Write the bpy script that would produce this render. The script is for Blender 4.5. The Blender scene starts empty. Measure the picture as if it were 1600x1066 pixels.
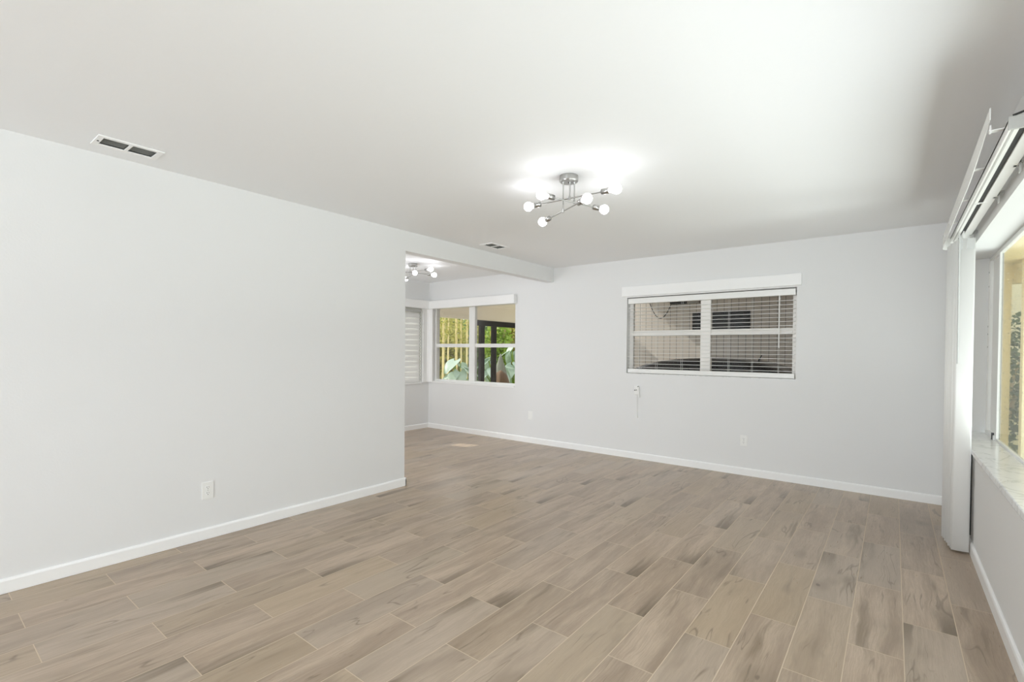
import bpy, math, random
from mathutils import Vector, Matrix
PI = math.pi
rnd = random.Random(7)
sc = bpy.context.scene
col = sc.collection

# ------------------------------------------------------------------ camera
FPX, YAW, CX, CY, CAMH, PITCH, ROLL = 761.7429, 0.6661, 797.2359, 559.4391, 1.3038, -0.0144, 0.0086
F = Vector((-math.sin(YAW)*math.cos(PITCH), math.cos(YAW)*math.cos(PITCH), math.sin(PITCH)))
R0 = Vector((math.cos(YAW), math.sin(YAW), 0)); U0 = R0.cross(F)
RT = math.cos(ROLL)*R0 + math.sin(ROLL)*U0
UP = -math.sin(ROLL)*R0 + math.cos(ROLL)*U0
cd = bpy.data.cameras.new('camera'); cam = bpy.data.objects.new('camera', cd); col.objects.link(cam)
M3 = Matrix((RT, UP, -F)).transposed()
cam.matrix_world = Matrix.Translation((0, 0, CAMH)) @ M3.to_4x4()
cd.sensor_fit = 'HORIZONTAL'; cd.sensor_width = 36; cd.lens = FPX/1600*36
cd.shift_x = (800-CX)/1600; cd.shift_y = (CY-533)/1600
cd.clip_start = 0.03; cd.clip_end = 300
sc.camera = cam

# ------------------------------------------------------------------ view, world, sun, big lights
sc.view_settings.view_transform = 'Standard'; sc.view_settings.look = 'None'
sc.view_settings.gamma = 1; sc.view_settings.use_curve_mapping = False
sc.view_settings.exposure = 0.10
try:
    sc.cycles.use_denoising = True
    sc.cycles.max_bounces = 14; sc.cycles.diffuse_bounces = 8; sc.cycles.transparent_max_bounces = 16
    sc.cycles.sample_clamp_indirect = 6; sc.cycles.caustics_reflective = False; sc.cycles.caustics_refractive = False
except Exception: pass
w = bpy.data.worlds.new('sky'); sc.world = w; w.use_nodes = True
wn = w.node_tree; wn.nodes.clear()
bg = wn.nodes.new('ShaderNodeBackground'); wo = wn.nodes.new('ShaderNodeOutputWorld')
bg.inputs[0].default_value = (0.93, 0.97, 1.0, 1); bg.inputs[1].default_value = 1.6
wn.links.new(bg.outputs[0], wo.inputs[0])
def direction_light(name, typ, energy, toward, color=(1, 1, 1)):
    l = bpy.data.lights.new(name, typ); l.energy = energy; l.color = color
    o = bpy.data.objects.new(name, l); col.objects.link(o)
    o.rotation_euler = (-Vector(toward)).to_track_quat('-Z', 'Y').to_euler()
    return o
sun = direction_light('sun', 'SUN', 3.6, (-0.75, -0.15, 0.65), (1.0, 0.95, 0.85)); sun.data.angle = 0.01
def fill_lamp(name, loc, rot, sx, sy, energy, color=(1, 1, 1)):
    l = bpy.data.lights.new(name, 'AREA'); l.shape = 'RECTANGLE'; l.size = sx; l.size_y = sy
    l.energy = energy; l.color = color
    o = bpy.data.objects.new(name, l); col.objects.link(o); o.location = loc; o.rotation_euler = rot
    return o
# fill lamps added out of view, standing in for window daylight
K_REAR, K_REARUP, K_BULB, K_SIDE = 92, 104, 12.5, 36
K_RIGHT, K_RIGHTUP, K_GROUND = 21, 0, 780
fill_lamp('rear_window_skylight', (-1.03, -5.52, 1.25), (PI/2, 0, 0), 2.35, 2.0, K_REAR, (0.83, 0.92, 1.0))
# second added rear lamp, tilted up to brighten the ceiling
fill_lamp('rear_patio_bounce', (-1.03, -5.48, 0.95), (math.radians(125), 0, 0), 2.35, 1.4, K_REARUP, (0.85, 0.93, 1.0))
# added fill lamps in the unseen near half of the right picture window
fill_lamp('right_window_skylight', (0.575, 1.55, 1.45), (math.radians(70), 0, PI/2), 2.2, 1.0, K_RIGHT, (0.83, 0.92, 1.0))
fill_lamp('right_up_fill', (0.575, 1.55, 1.1), (math.radians(140), 0, PI/2), 2.2, 0.6, K_RIGHTUP, (0.95, 0.98, 1.0))
# unseen fill lamp added on the ground outside the right window, shining up
fill_lamp('right_ground_fill', (3.8, 3.8, -0.26), (PI, 0, 0), 5.0, 6.0, K_GROUND, (0.87, 0.93, 1.0))
# unseen fill lamp added at the near end of the side room
fill_lamp('side_room_fill', (-5.4, 1.62, 1.2), (PI/2, 0, 0), 1.3, 2.0, K_SIDE, (0.92, 0.96, 1.0))

# ------------------------------------------------------------------ materials
MAT = {}
def nt(name):
    m = bpy.data.materials.new(name); m.use_nodes = True
    n = m.node_tree; b = n.nodes['Principled BSDF']; MAT[name] = m
    return m, n, b
def mat(name, c, rough=0.5, metal=0.0, bump=0.0, scale=60, vary=0.0, spec=0.5, detail=3):
    m, n, b = nt(name)
    b.inputs['Roughness'].default_value = rough; b.inputs['Metallic'].default_value = metal
    b.inputs['Specular IOR Level'].default_value = spec
    tc = n.nodes.new('ShaderNodeTexCoord'); nz = n.nodes.new('ShaderNodeTexNoise')
    nz.inputs['Scale'].default_value = scale; nz.inputs['Detail'].default_value = detail
    n.links.new(tc.outputs['Object'], nz.inputs['Vector'])
    mx = n.nodes.new('ShaderNodeMix'); mx.data_type = 'RGBA'
    mx.inputs[6].default_value = tuple(v*(1-vary) for v in c)+(1,)
    mx.inputs[7].default_value = tuple(min(1, v*(1+vary)) for v in c)+(1,)
    n.links.new(nz.outputs['Fac'], mx.inputs[0]); n.links.new(mx.outputs[2], b.inputs['Base Color'])
    if bump:
        bp = n.nodes.new('ShaderNodeBump'); bp.inputs['Strength'].default_value = bump; bp.inputs['Distance'].default_value = 0.004
        n.links.new(nz.outputs['Fac'], bp.inputs['Height']); n.links.new(bp.outputs[0], b.inputs['Normal'])
    return m
mat('wall_paint', (0.785, 0.787, 0.785), 0.6, bump=0.12, scale=90, vary=0.004)
mat('ceiling_paint', (0.885, 0.893, 0.905), 0.7, bump=0.12, scale=38, vary=0.006, detail=6)
mat('white_trim', (0.91, 0.91, 0.905), 0.35, vary=0.005)
mat('white_plastic', (0.86, 0.86, 0.84), 0.35, vary=0.004)
mat('white_vinyl', (0.88, 0.88, 0.86), 0.4, vary=0.004)
mat('grey_vinyl', (0.60, 0.61, 0.60), 0.45, vary=0.02)
mat('window_white', (0.86, 0.86, 0.84), 0.4, vary=0.01)
mat('window_cream', (0.93, 0.90, 0.86), 0.4, vary=0.01)
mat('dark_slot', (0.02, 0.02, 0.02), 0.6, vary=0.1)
mat('dark_grey', (0.06, 0.06, 0.06), 0.5, vary=0.1)
mat('vent_grey', (0.50, 0.50, 0.48), 0.45, vary=0.05)
mat('duct_dark', (0.07, 0.07, 0.07), 0.8, vary=0.1)
mat('nickel', (0.44, 0.435, 0.42), 0.30, metal=1.0, vary=0.03)
mat('beige_stucco', (0.88, 0.82, 0.76), 0.85, bump=0.3, scale=60, vary=0.03)
mat('cream_wood', (0.66, 0.55, 0.29), 0.7, bump=0.2, scale=20, vary=0.12)
mat('cream_paint', (0.84, 0.76, 0.50), 0.7, scale=9, vary=0.08)
mat('bronze_frame', (0.014, 0.011, 0.008), 0.7, spec=0.1, vary=0.1)
mat('car_black', (0.008, 0.008, 0.009), 0.22, vary=0.05, spec=0.3)
mat('car_glass', (0.02, 0.022, 0.024), 0.05, vary=0.05)
mat('tyre_rubber', (0.02, 0.02, 0.02), 0.8, vary=0.1)
mat('concrete', (0.42, 0.40, 0.37), 0.85, bump=0.2, scale=12, vary=0.12)
mat('pale_concrete', (0.78, 0.72, 0.66), 0.85, bump=0.2, scale=12, vary=0.05)
mat('trunk_bark', (0.55, 0.42, 0.22), 0.8, bump=0.4, scale=30, vary=0.25)
mat('bamboo_cane', (0.80, 0.66, 0.32), 0.5, scale=8, vary=0.2)
mat('stump_brown', (0.14, 0.088, 0.05), 0.9, bump=0.8, scale=14, vary=0.45)
mat('stone_grey', (0.20, 0.21, 0.17), 0.9, bump=0.6, scale=10, vary=0.2)
def leafmat(name, c, tr=0.35, vary=0.35, scale=1.5):
    m = mat(name, c, 0.5, vary=vary, scale=scale)
    n = m.node_tree; b = n.nodes['Principled BSDF']
    t = n.nodes.new('ShaderNodeBsdfTranslucent'); t.inputs[0].default_value = tuple(min(1, v*1.5) for v in c)+(1,)
    ms = n.nodes.new('ShaderNodeMixShader'); ms.inputs[0].default_value = tr
    n.links.new(b.outputs[0], ms.inputs[1]); n.links.new(t.outputs[0], ms.inputs[2])
    n.links.new(ms.outputs[0], n.nodes['Material Output'].inputs[0])
    return m
leafmat('leaf_green', (0.16, 0.26, 0.05)); leafmat('leaf_yellow', (0.42, 0.40, 0.10)); leafmat('leaf_dark', (0.06, 0.11, 0.03))
leafmat('leaf_lime', (0.30, 0.42, 0.06)); leafmat('leaf_glaucous', (0.36, 0.46, 0.37), tr=0.2, vary=0.30, scale=6)
leafmat('grass_green', (0.25, 0.28, 0.10), tr=0.1)

def slatmat():
    m = mat('sunlit_slat', (0.88, 0.88, 0.87), 0.5, vary=0.003); n = m.node_tree; b = n.nodes['Principled BSDF']
    t = n.nodes.new('ShaderNodeBsdfTranslucent'); t.inputs[0].default_value = (.9, .9, .88, 1)
    ms = n.nodes.new('ShaderNodeMixShader'); ms.inputs[0].default_value = 0.14
    n.links.new(b.outputs[0], ms.inputs[1]); n.links.new(t.outputs[0], ms.inputs[2]); n.links.new(ms.outputs[0], n.nodes['Material Output'].inputs[0])
slatmat()
def glassmat(name, tint=(1, 1, 1), refl=1.0, spots=False):
    m = bpy.data.materials.new(name); m.use_nodes = True; n = m.node_tree; n.nodes.clear(); MAT[name] = m
    out = n.nodes.new('ShaderNodeOutputMaterial'); t = n.nodes.new('ShaderNodeBsdfTransparent'); t.inputs[0].default_value = tint+(1,)
    g = n.nodes.new('ShaderNodeBsdfGlossy'); g.inputs['Roughness'].default_value = 0.01
    f = n.nodes.new('ShaderNodeFresnel'); f.inputs[0].default_value = 1.5
    mul = n.nodes.new('ShaderNodeMath'); mul.operation = 'MULTIPLY'; mul.inputs[1].default_value = refl
    n.links.new(f.outputs[0], mul.inputs[0])
    ms = n.nodes.new('ShaderNodeMixShader'); n.links.new(mul.outputs[0], ms.inputs[0])
    n.links.new(t.outputs[0], ms.inputs[1]); n.links.new(g.outputs[0], ms.inputs[2])
    last = ms
    if spots:   # dried water spots on the pane
        tc = n.nodes.new('ShaderNodeTexCoord'); v = n.nodes.new('ShaderNodeTexVoronoi'); v.inputs['Scale'].default_value = 22
        n.links.new(tc.outputs['Object'], v.inputs['Vector'])
        mr = n.nodes.new('ShaderNodeMapRange'); mr.inputs[1].default_value = 0.16; mr.inputs[2].default_value = 0.08
        mr.inputs[3].default_value = 0.0; mr.inputs[4].default_value = 0.40
        n.links.new(v.outputs['Distance'], mr.inputs[0])
        d = n.nodes.new('ShaderNodeBsdfDiffuse'); d.inputs[0].default_value = (.8, .82, .78, 1)
        ad = n.nodes.new('ShaderNodeMath'); ad.operation = 'ADD'; ad.inputs[1].default_value = 0.02
        n.links.new(mr.outputs[0], ad.inputs[0])
        m2 = n.nodes.new('ShaderNodeMixShader'); n.links.new(ad.outputs[0], m2.inputs[0])
        n.links.new(ms.outputs[0], m2.inputs[1]); n.links.new(d.outputs[0], m2.inputs[2]); last = m2
    n.links.new(last.outputs[0], out.inputs[0])
    return m
glassmat('glass', refl=0.3); glassmat('glass_clear', refl=0.15); glassmat('glass_tinted', (0.96, 0.965, 0.93), refl=0.5, spots=True)
glassmat('screen_mesh', (0.72, 0.74, 0.72), refl=0.1)

def bulbmat():
    m, n, b = nt('bulb_glow')
    b.inputs['Base Color'].default_value = (1, 1, 1, 1)
    b.inputs['Emission Color'].default_value = (0.95, 0.96, 1.0, 1); b.inputs['Emission Strength'].default_value = K_BULB
bulbmat()

def marblemat():
    m, n, b = nt('marble'); b.inputs['Roughness'].default_value = 0.18
    tc = n.nodes.new('ShaderNodeTexCoord'); nz = n.nodes.new('ShaderNodeTexNoise'); nz.inputs['Scale'].default_value = 4; nz.inputs['Detail'].default_value = 8
    nz.inputs['Distortion'].default_value = 1.5
    n.links.new(tc.outputs['Object'], nz.inputs['Vector'])
    r = n.nodes.new('ShaderNodeValToRGB'); r.color_ramp.elements[0].position = 0.40; r.color_ramp.elements[0].color = (.80, .80, .79, 1)
    r.color_ramp.elements[1].position = 0.62; r.color_ramp.elements[1].color = (.82, .82, .81, 1)
    e = r.color_ramp.elements.new(0.5); e.color = (.62, .62, .61, 1); e = r.color_ramp.elements.new(0.47); e.color = (.80, .80, .79, 1); e = r.color_ramp.elements.new(0.53); e.color = (.8, .8, .79, 1)
    n.links.new(nz.outputs['Fac'], r.inputs[0]); n.links.new(r.outputs[0], b.inputs['Base Color'])
marblemat()

def sidingmat():
    m, n, b = nt('siding'); b.inputs['Roughness'].default_value = 0.7
    tc = n.nodes.new('ShaderNodeTexCoord'); s = n.nodes.new('ShaderNodeSeparateXYZ'); n.links.new(tc.outputs['Object'], s.inputs[0])
    d = n.nodes.new('ShaderNodeMath'); d.operation = 'DIVIDE'; d.inputs[1].default_value = 0.125; n.links.new(s.outputs[0], d.inputs[0])
    fr = n.nodes.new('ShaderNodeMath'); fr.operation = 'FRACT'; n.links.new(d.outputs[0], fr.inputs[0])
    lt = n.nodes.new('ShaderNodeMath'); lt.operation = 'LESS_THAN'; lt.inputs[1].default_value = 0.075; n.links.new(fr.outputs[0], lt.inputs[0])
    mx = n.nodes.new('ShaderNodeMix'); mx.data_type = 'RGBA'; mx.inputs[6].default_value = (.72, .66, .59, 1); mx.inputs[7].default_value = (.34, .31, .28, 1)
    n.links.new(lt.outputs[0], mx.inputs[0]); n.links.new(mx.outputs[2], b.inputs['Base Color'])
sidingmat()

def floormat():
    m, n, b = nt('floor_tile'); N = n.nodes; Lk = n.links.new
    def math_(op, a, b_=None, c=None):
        q = N.new('ShaderNodeMath'); q.operation = op
        for i, v in enumerate((a, b_, c)):
            if v is None: continue
            if isinstance(v, (int, float)): q.inputs[i].default_value = v
            else: Lk(v, q.inputs[i])
        return q.outputs[0]
    def comb(x, y, z=0.0):
        q = N.new('ShaderNodeCombineXYZ')
        for i, v in enumerate((x, y, z)):
            if isinstance(v, (int, float)): q.inputs[i].default_value = v
            else: Lk(v, q.inputs[i])
        return q.outputs[0]
    def noise(vec, scale, detail=2, dist=0.0, rough=0.5):
        q = N.new('ShaderNodeTexNoise'); q.inputs['Scale'].default_value = scale; q.inputs['Detail'].default_value = detail
        q.inputs['Distortion'].default_value = dist; q.inputs['Roughness'].default_value = rough; Lk(vec, q.inputs['Vector']); return q.outputs['Fac']
    def rng(v, a, b_, c=0.0, d=1.0, smooth=True):
        q = N.new('ShaderNodeMapRange'); q.interpolation_type = 'SMOOTHSTEP' if smooth else 'LINEAR'
        Lk(v, q.inputs[0]); q.inputs[1].default_value = a; q.inputs[2].default_value = b_; q.inputs[3].default_value = c; q.inputs[4].default_value = d
        return q.outputs[0]
    def mix(f, a, b_, mode='MIX'):
        q = N.new('ShaderNodeMix'); q.data_type = 'RGBA'; q.blend_type = mode
        if isinstance(f, (int, float)): q.inputs[0].default_value = f
        else: Lk(f, q.inputs[0])
        for i, v in ((6, a), (7, b_)):
            if isinstance(v, tuple): q.inputs[i].default_value = v+(1,)
            else: Lk(v, q.inputs[i])
        return q.outputs[2]
    tc = N.new('ShaderNodeTexCoord'); s = N.new('ShaderNodeSeparateXYZ'); Lk(tc.outputs['Object'], s.inputs[0])
    TW, TL = 0.2, 0.76
    xs = math_('DIVIDE', math_('SUBTRACT', s.outputs[0], 0.056), TW)
    row = math_('FLOOR', xs); fx = math_('FRACT', xs)
    par = math_('MULTIPLY', math_('FRACT', math_('MULTIPLY', row, 0.5)), 2.0)
    ys = math_('SUBTRACT', math_('DIVIDE', s.outputs[1], TL), math_('MULTIPLY', par, 0.5))
    cl = math_('FLOOR', ys); fy = math_('FRACT', ys)
    wn_ = N.new('ShaderNodeTexWhiteNoise'); wn_.noise_dimensions = '2D'; Lk(comb(row, cl), wn_.inputs['Vector'])
    sr = N.new('ShaderNodeSeparateColor'); Lk(wn_.outputs['Color'], sr.inputs[0])
    r1, r2, r3 = sr.outputs[0], sr.outputs[1], sr.outputs[2]
    # each tile reads its own stretch of a long printed board
    lx = math_('ADD', math_('MULTIPLY', fx, TW), math_('MULTIPLY', r1, 37.0))
    ly = math_('ADD', math_('MULTIPLY', fy, TL), math_('MULTIPLY', r2, 53.0))
    gv = comb(math_('MULTIPLY', lx, 1.0), math_('MULTIPLY', ly, 0.16), math_('MULTIPLY', r3, 9.0))
    wob = noise(comb(lx, ly, r3), 3.0, 3)
    gx = math_('ADD', lx, math_('MULTIPLY', math_('SUBTRACT', wob, 0.5), 0.055))
    fine = noise(comb(gx, math_('MULTIPLY', ly, 0.05), r3), 150, 5, 0.15, 0.7)
    broad = noise(comb(gx, math_('MULTIPLY', ly, 0.12), r3), 12, 4, 0.45)
    patch = noise(comb(gx, math_('MULTIPLY', ly, 0.30), r1), 6.5, 2, 1.2)
    base = mix(rng(broad, 0.30, 0.70), (0.348, 0.252, 0.172), (0.505, 0.384, 0.276))
    base = mix(rng(fine, 0.34, 0.66, 0.0, 0.46), base, (0.270, 0.196, 0.132))
    # golden, olive and greyish casts between tiles
    base = mix(math_('MULTIPLY', rng(r3, 0.55, 1.0), 0.50), base, (0.43, 0.318, 0.190))
    base = mix(math_('MULTIPLY', rng(r2, 0.45, 1.0), 0.45), base, (0.445, 0.365, 0.285))
    # long umber streaks running with the board
    streak = noise(comb(gx, math_('MULTIPLY', ly, 0.075), math_('ADD', r3, 5.0)), 13, 3, 0.5, 0.6)
    smask = rng(noise(comb(lx, math_('MULTIPLY', ly, 0.45), math_('ADD', r1, 8.0)), 4.5, 2), 0.40, 0.62)
    base = mix(math_('MULTIPLY', rng(streak, 0.55, 0.72), math_('MULTIPLY', smask, 0.72)), base, (0.190, 0.135, 0.080))
    # softer cloudy smudges
    base = mix(rng(patch, 0.56, 0.80, 0.0, 0.50), base, (0.245, 0.183, 0.118))
    # thin dark figure lines, mostly lengthwise
    vn = noise(comb(gx, math_('MULTIPLY', ly, 0.11), math_('ADD', r2, 3.0)), 9, 2, 0.9)
    vein = rng(math_('ABSOLUTE', math_('SUBTRACT', vn, 0.5)), 0.000, 0.016, 1.0, 0.0)
    vmask = rng(noise(comb(lx, math_('MULTIPLY', ly, 0.5), r1), 5.5, 2), 0.50, 0.62)
    base = mix(math_('MULTIPLY', math_('MULTIPLY', vein, vmask), 0.62), base, (0.15, 0.105, 0.062))
    # dark sapwood corner on some tiles
    wob2 = math_('MULTIPLY', math_('SUBTRACT', streak, 0.5), 1.6)
    edge = math_('MULTIPLY', rng(fy, 0.0, 0.62, 1.0, 0.0), rng(math_('ADD', fx, wob2), 0.50, 1.0))
    base = mix(math_('MULTIPLY', math_('MULTIPLY', edge, rng(r1, 0.74, 0.80)), 0.95), base, (0.150, 0.105, 0.062))
    edge2 = math_('MULTIPLY', rng(fy, 0.45, 1.0, 0.0, 1.0), rng(math_('ADD', fx, wob2), 0.45, 0.0))
    base = mix(math_('MULTIPLY', math_('MULTIPLY', edge2, rng(r2, 0.80, 0.86)), 0.85), base, (0.185, 0.132, 0.078))
    # knots: a small dark eye in a smoky swirl
    vo = N.new('ShaderNodeTexVoronoi'); vo.inputs['Scale'].default_value = 3.6
    Lk(comb(gx, math_('MULTIPLY', ly, 0.60), r3), vo.inputs['Vector'])
    kd = math_('ADD', vo.outputs['Distance'], math_('MULTIPLY', math_('SUBTRACT', fine, 0.5), 0.10))
    kgate = rng(r2, 0.45, 0.6)
    base = mix(math_('MULTIPLY', rng(kd, 0.05, 0.24, 1.0, 0.0), math_('MULTIPLY', kgate, 0.42)), base, (0.225, 0.165, 0.108))
    base = mix(math_('MULTIPLY', rng(kd, 0.015, 0.05, 1.0, 0.0), math_('MULTIPLY', kgate, 0.7)), base, (0.12, 0.083, 0.055))
    # tile to tile brightness
    hv = N.new('ShaderNodeHueSaturation'); Lk(base, hv.inputs['Color']); hv.inputs['Saturation'].default_value = 0.92
    Lk(rng(r1, 0.0, 1.0, 0.92, 1.09, False), hv.inputs['Value'])
    dx = math_('MULTIPLY', math_('MINIMUM', fx, math_('SUBTRACT', 1.0, fx)), TW)
    dy = math_('MULTIPLY', math_('MINIMUM', fy, math_('SUBTRACT', 1.0, fy)), TL)
    g = rng(math_('MINIMUM', dx, dy), 0.0014, 0.0022, 1.0, 0.0)
    fin = mix(g, hv.outputs[0], (0.60, 0.49, 0.36))
    Lk(fin, b.inputs['Base Color'])
    Lk(math_('ADD', math_('MULTIPLY', fine, 0.16), math_('ADD', 0.22, math_('MULTIPLY', g, 0.3))), b.inputs['Roughness'])
    b.inputs['Specular IOR Level'].default_value = 0.65
    bp = N.new('ShaderNodeBump'); bp.inputs['Strength'].default_value = 0.25; bp.inputs['Distance'].default_value = 0.0015
    Lk(math_('SUBTRACT', math_('MULTIPLY', fine, 0.3), g), bp.inputs['Height']); Lk(bp.outputs[0], b.inputs['Normal'])
floormat()

# ------------------------------------------------------------------ building helpers
def wloc(o):
    v = Vector((0, 0, 0))
    while o is not None: v = v + o.location; o = o.parent
    return v
class MB:
    def __init__(s): s.v = []; s.f = []; s.sm = []
    def add(s, vs, fs, smooth=False):
        k = len(s.v); s.v += [Vector(v) for v in vs]; s.f += [tuple(i+k for i in f) for f in fs]; s.sm += [smooth]*len(fs)
    def box(s, x0, x1, y0, y1, z0, z1, M=None):
        vs = [Vector((x, y, z)) for z in (z0, z1) for y in (y0, y1) for x in (x0, x1)]
        if M is not None: vs = [M @ v for v in vs]
        s.add(vs, [(0, 2, 3, 1), (4, 5, 7, 6), (0, 1, 5, 4), (1, 3, 7, 5), (3, 2, 6, 7), (2, 0, 4, 6)]); return s
    def tube(s, pts, rs, n=12, caps=True, smooth=True):
        pts = [Vector(p) for p in pts]
        if isinstance(rs, (int, float)): rs = [rs]*len(pts)
        vs = []; prev = None
        for i, p in enumerate(pts):
            t = (pts[min(i+1, len(pts)-1)]-pts[max(i-1, 0)])
            if t.length < 1e-9: t = (pts[-1]-pts[0])
            t.normalize()
            if prev is None:
                a = t.cross(Vector((0, 0, 1)))
                if a.length < 1e-3: a = t.cross(Vector((1, 0, 0)))
            else: a = prev - t*prev.dot(t)
            a.normalize(); prev = a; b = t.cross(a)
            for k in range(n):
                an = 2*PI*k/n; vs.append(p+(a*math.cos(an)+b*math.sin(an))*rs[i])
        fs = [(i*n+k, i*n+(k+1) % n, (i+1)*n+(k+1) % n, (i+1)*n+k) for i in range(len(pts)-1) for k in range(n)]
        s.add(vs, fs, smooth)
        if caps:
            s.add(vs[:n], [tuple(range(n))[::-1]]); s.add(vs[-n:], [tuple(range(n))])
        return s
    def prism(s, poly, axis, a0, a1):
        """poly: 2-D outline in the two other axes, extruded along axis"""
        n = len(poly)
        def P(q, a): return {'x': (a, q[0], q[1]), 'y': (q[0], a, q[1]), 'z': (q[0], q[1], a)}[axis]
        vs = [P(q, a0) for q in poly]+[P(q, a1) for q in poly]
        fs = [tuple(range(n)), tuple(range(n, 2*n))[::-1]]+[(i, (i+1) % n+0, (i+1) % n+n, i+n) for i in range(n)]
        s.add(vs, fs); return s
    def build(s, name, material, parent=None, bevel=0.0, seg=2, subsurf=0, origin=None):
        if origin is None:
            if parent is not None: origin = wloc(parent)
            else:
                xs = [v.x for v in s.v]; ys = [v.y for v in s.v]; zs = [v.z for v in s.v]
                origin = Vector(((min(xs)+max(xs))/2, (min(ys)+max(ys))/2, min(zs)))
        origin = Vector(origin)
        me = bpy.data.meshes.new(name); me.from_pydata([v-origin for v in s.v], [], s.f)
        me.polygons.foreach_set('use_smooth', s.sm)
        me.materials.append(MAT[material])
        import bmesh
        b = bmesh.new(); b.from_mesh(me); bmesh.ops.remove_doubles(b, verts=b.verts, dist=1e-5) if subsurf else None
        bmesh.ops.recalc_face_normals(b, faces=b.faces); b.to_mesh(me); b.free()
        o = bpy.data.objects.new(name, me); col.objects.link(o)
        if parent is not None: o.parent = parent; o.location = origin-wloc(parent)
        else: o.location = origin
        if bevel:
            md = o.modifiers.new('bevel', 'BEVEL'); md.width = bevel; md.segments = seg; md.limit_method = 'ANGLE'
        if subsurf:
            md = o.modifiers.new('sub', 'SUBSURF'); md.levels = subsurf; md.render_levels = subsurf
        return o
def box(*a): return MB().box(*a)
def empty(name, loc, rz=0):
    o = bpy.data.objects.new(name, None); o.location = loc; o.rotation_euler = (0, 0, rz); o.empty_display_size = 0.1; col.objects.link(o); return o
def tag(o, label=None, cat=None, group=None, kind=None):
    if label: o['label'] = label
    if cat: o['category'] = cat
    if group: o['group'] = group
    if kind: o['kind'] = kind
    return o
def struct(o, label=None):
    o['kind'] = 'structure'; o['category'] = o.name.split('.')[0].split('_')[0]
    if label: o['label'] = label
    return o
def copy_tree(o, parent=None):
    c = o.copy(); col.objects.link(c); c.parent = parent
    for ch in list(o.children): copy_tree(ch, c)
    return c
def panel(fixed, a, b_, t0, t1, holes=()):
    """slab with rectangular holes. fixed 'x': spans y (a) and z (b_), thickness t0..t1 in x, etc."""
    mb = MB()
    us = sorted({a[0], a[1]} | {h[i] for h in holes for i in (0, 1)}); vs = sorted({b_[0], b_[1]} | {h[i] for h in holes for i in (2, 3)})
    us = [u for u in us if a[0] <= u <= a[1]]; vs = [v for v in vs if b_[0] <= v <= b_[1]]
    def P(u, v, t): return {'x': (t, u, v), 'y': (u, t, v), 'z': (u, v, t)}[fixed]
    solid = {}
    for i in range(len(us)-1):
        for j in range(len(vs)-1):
            cu, cv = (us[i]+us[i+1])/2, (vs[j]+vs[j+1])/2
            solid[i, j] = not any(h[0] < cu < h[1] and h[2] < cv < h[3] for h in holes)
    for (i, j), ok in solid.items():
        if not ok: continue
        u0, u1, v0, v1 = us[i], us[i+1], vs[j], vs[j+1]
        for t in (t0, t1): mb.add([P(u0, v0, t), P(u1, v0, t), P(u1, v1, t), P(u0, v1, t)], [(0, 1, 2, 3)])
        for di, dj, e in ((-1, 0, ((u0, v0), (u0, v1))), (1, 0, ((u1, v0), (u1, v1))), (0, -1, ((u0, v0), (u1, v0))), (0, 1, ((u0, v1), (u1, v1)))):
            if not solid.get((i+di, j+dj), False):
                mb.add([P(*e[0], t0), P(*e[1], t0), P(*e[1], t1), P(*e[0], t1)], [(0, 1, 2, 3)])
    # merge shared corners so the slab is one welded surface
    key = {}; nv = []; remap = []
    for v in mb.v:
        k = (round(v.x, 5), round(v.y, 5), round(v.z, 5))
        if k not in key: key[k] = len(nv); nv.append(v)
        remap.append(key[k])
    mb.v = nv; mb.f = [tuple(remap[i] for i in f) for f in mb.f]
    return mb

# ------------------------------------------------------------------ room shell
H = 2.44; LX = -3.676; BY = 5.624; RX = 0.426; AX = -6.17; RY = -5.5; OY = 3.047; WT = 0.115; HZ = 2.25
AR = 1.6                                   # hidden near wall of the side room
fl = panel('z', (AX-0.15, RX+0.16), (RY-0.15, BY+0.1), -0.12, 0).build('floor', 'floor_tile', origin=(0, 0, 0)); struct(fl, 'light taupe wood-look plank tile floor')
VO = [(-3.490, -3.372, 0.722, 0.965), (-3.472, -3.354, 3.936, 4.179)]
ce = panel('z', (AX-0.15, RX+0.3), (RY-0.15, BY+0.15), H, H+0.10, [tuple(v) for v in VO]).build('ceiling', 'ceiling_paint', origin=(0, 0, H)); struct(ce, 'white lightly textured flat ceiling')
WB = (-2.593, -0.770, 1.035, 1.970)        # back window opening (x0, x1, z0, z1)
WA = (-6.085, -4.333, 0.785, 2.030)        # side-room window opening
bw = panel('y', (AX-0.15, RX+0.185), (0, H), BY, BY+0.17, [WB, WA]).build('wall_back', 'wall_paint', origin=(0, BY, 0)); struct(bw, 'pale grey back wall with two window openings')
lw = MB()
lw.box(LX-WT, LX, RY, OY, 0, H); lw.box(LX-WT, LX, OY, BY, HZ, H)
lwo = lw.build('wall_left', 'wall_paint', origin=(LX, 0, 0)); struct(lwo, 'pale grey left wall carrying on as a header beam over the opening')
WR = (0.40, 5.33, 0.655, 2.06)
rw = panel('x', (RY, BY), (0, H), RX, RX+0.185, [WR]).build('wall_right', 'wall_paint', origin=(RX, 0, 0)); struct(rw, 'pale grey right wall with wide window recess')
WRR = (-2.28, 0.22, 0.20, 2.30)
rr = panel('y', (LX, RX), (0, H), RY-0.15, RY, [WRR]).build('wall_rear', 'wall_paint', origin=(0, RY, 0)); struct(rr, 'wall behind the camera')
WL = (4.75, 5.46, 0.770, 1.985); WL2 = (4.42, 4.68, 1.22, 1.60)
al = panel('x', (AR, BY), (0, H), AX-0.15, AX, [WL, WL2]).build('wall_side_room', 'wall_paint', origin=(AX, 0, 0)); struct(al, 'left wall of the side room with louvred window')
box(AX, LX-WT, AR-0.1, AR, 0, H).build('wall_side_room_near', 'wall_paint'); struct(bpy.data.objects['wall_side_room_near'], 'near wall of the side room')

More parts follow.
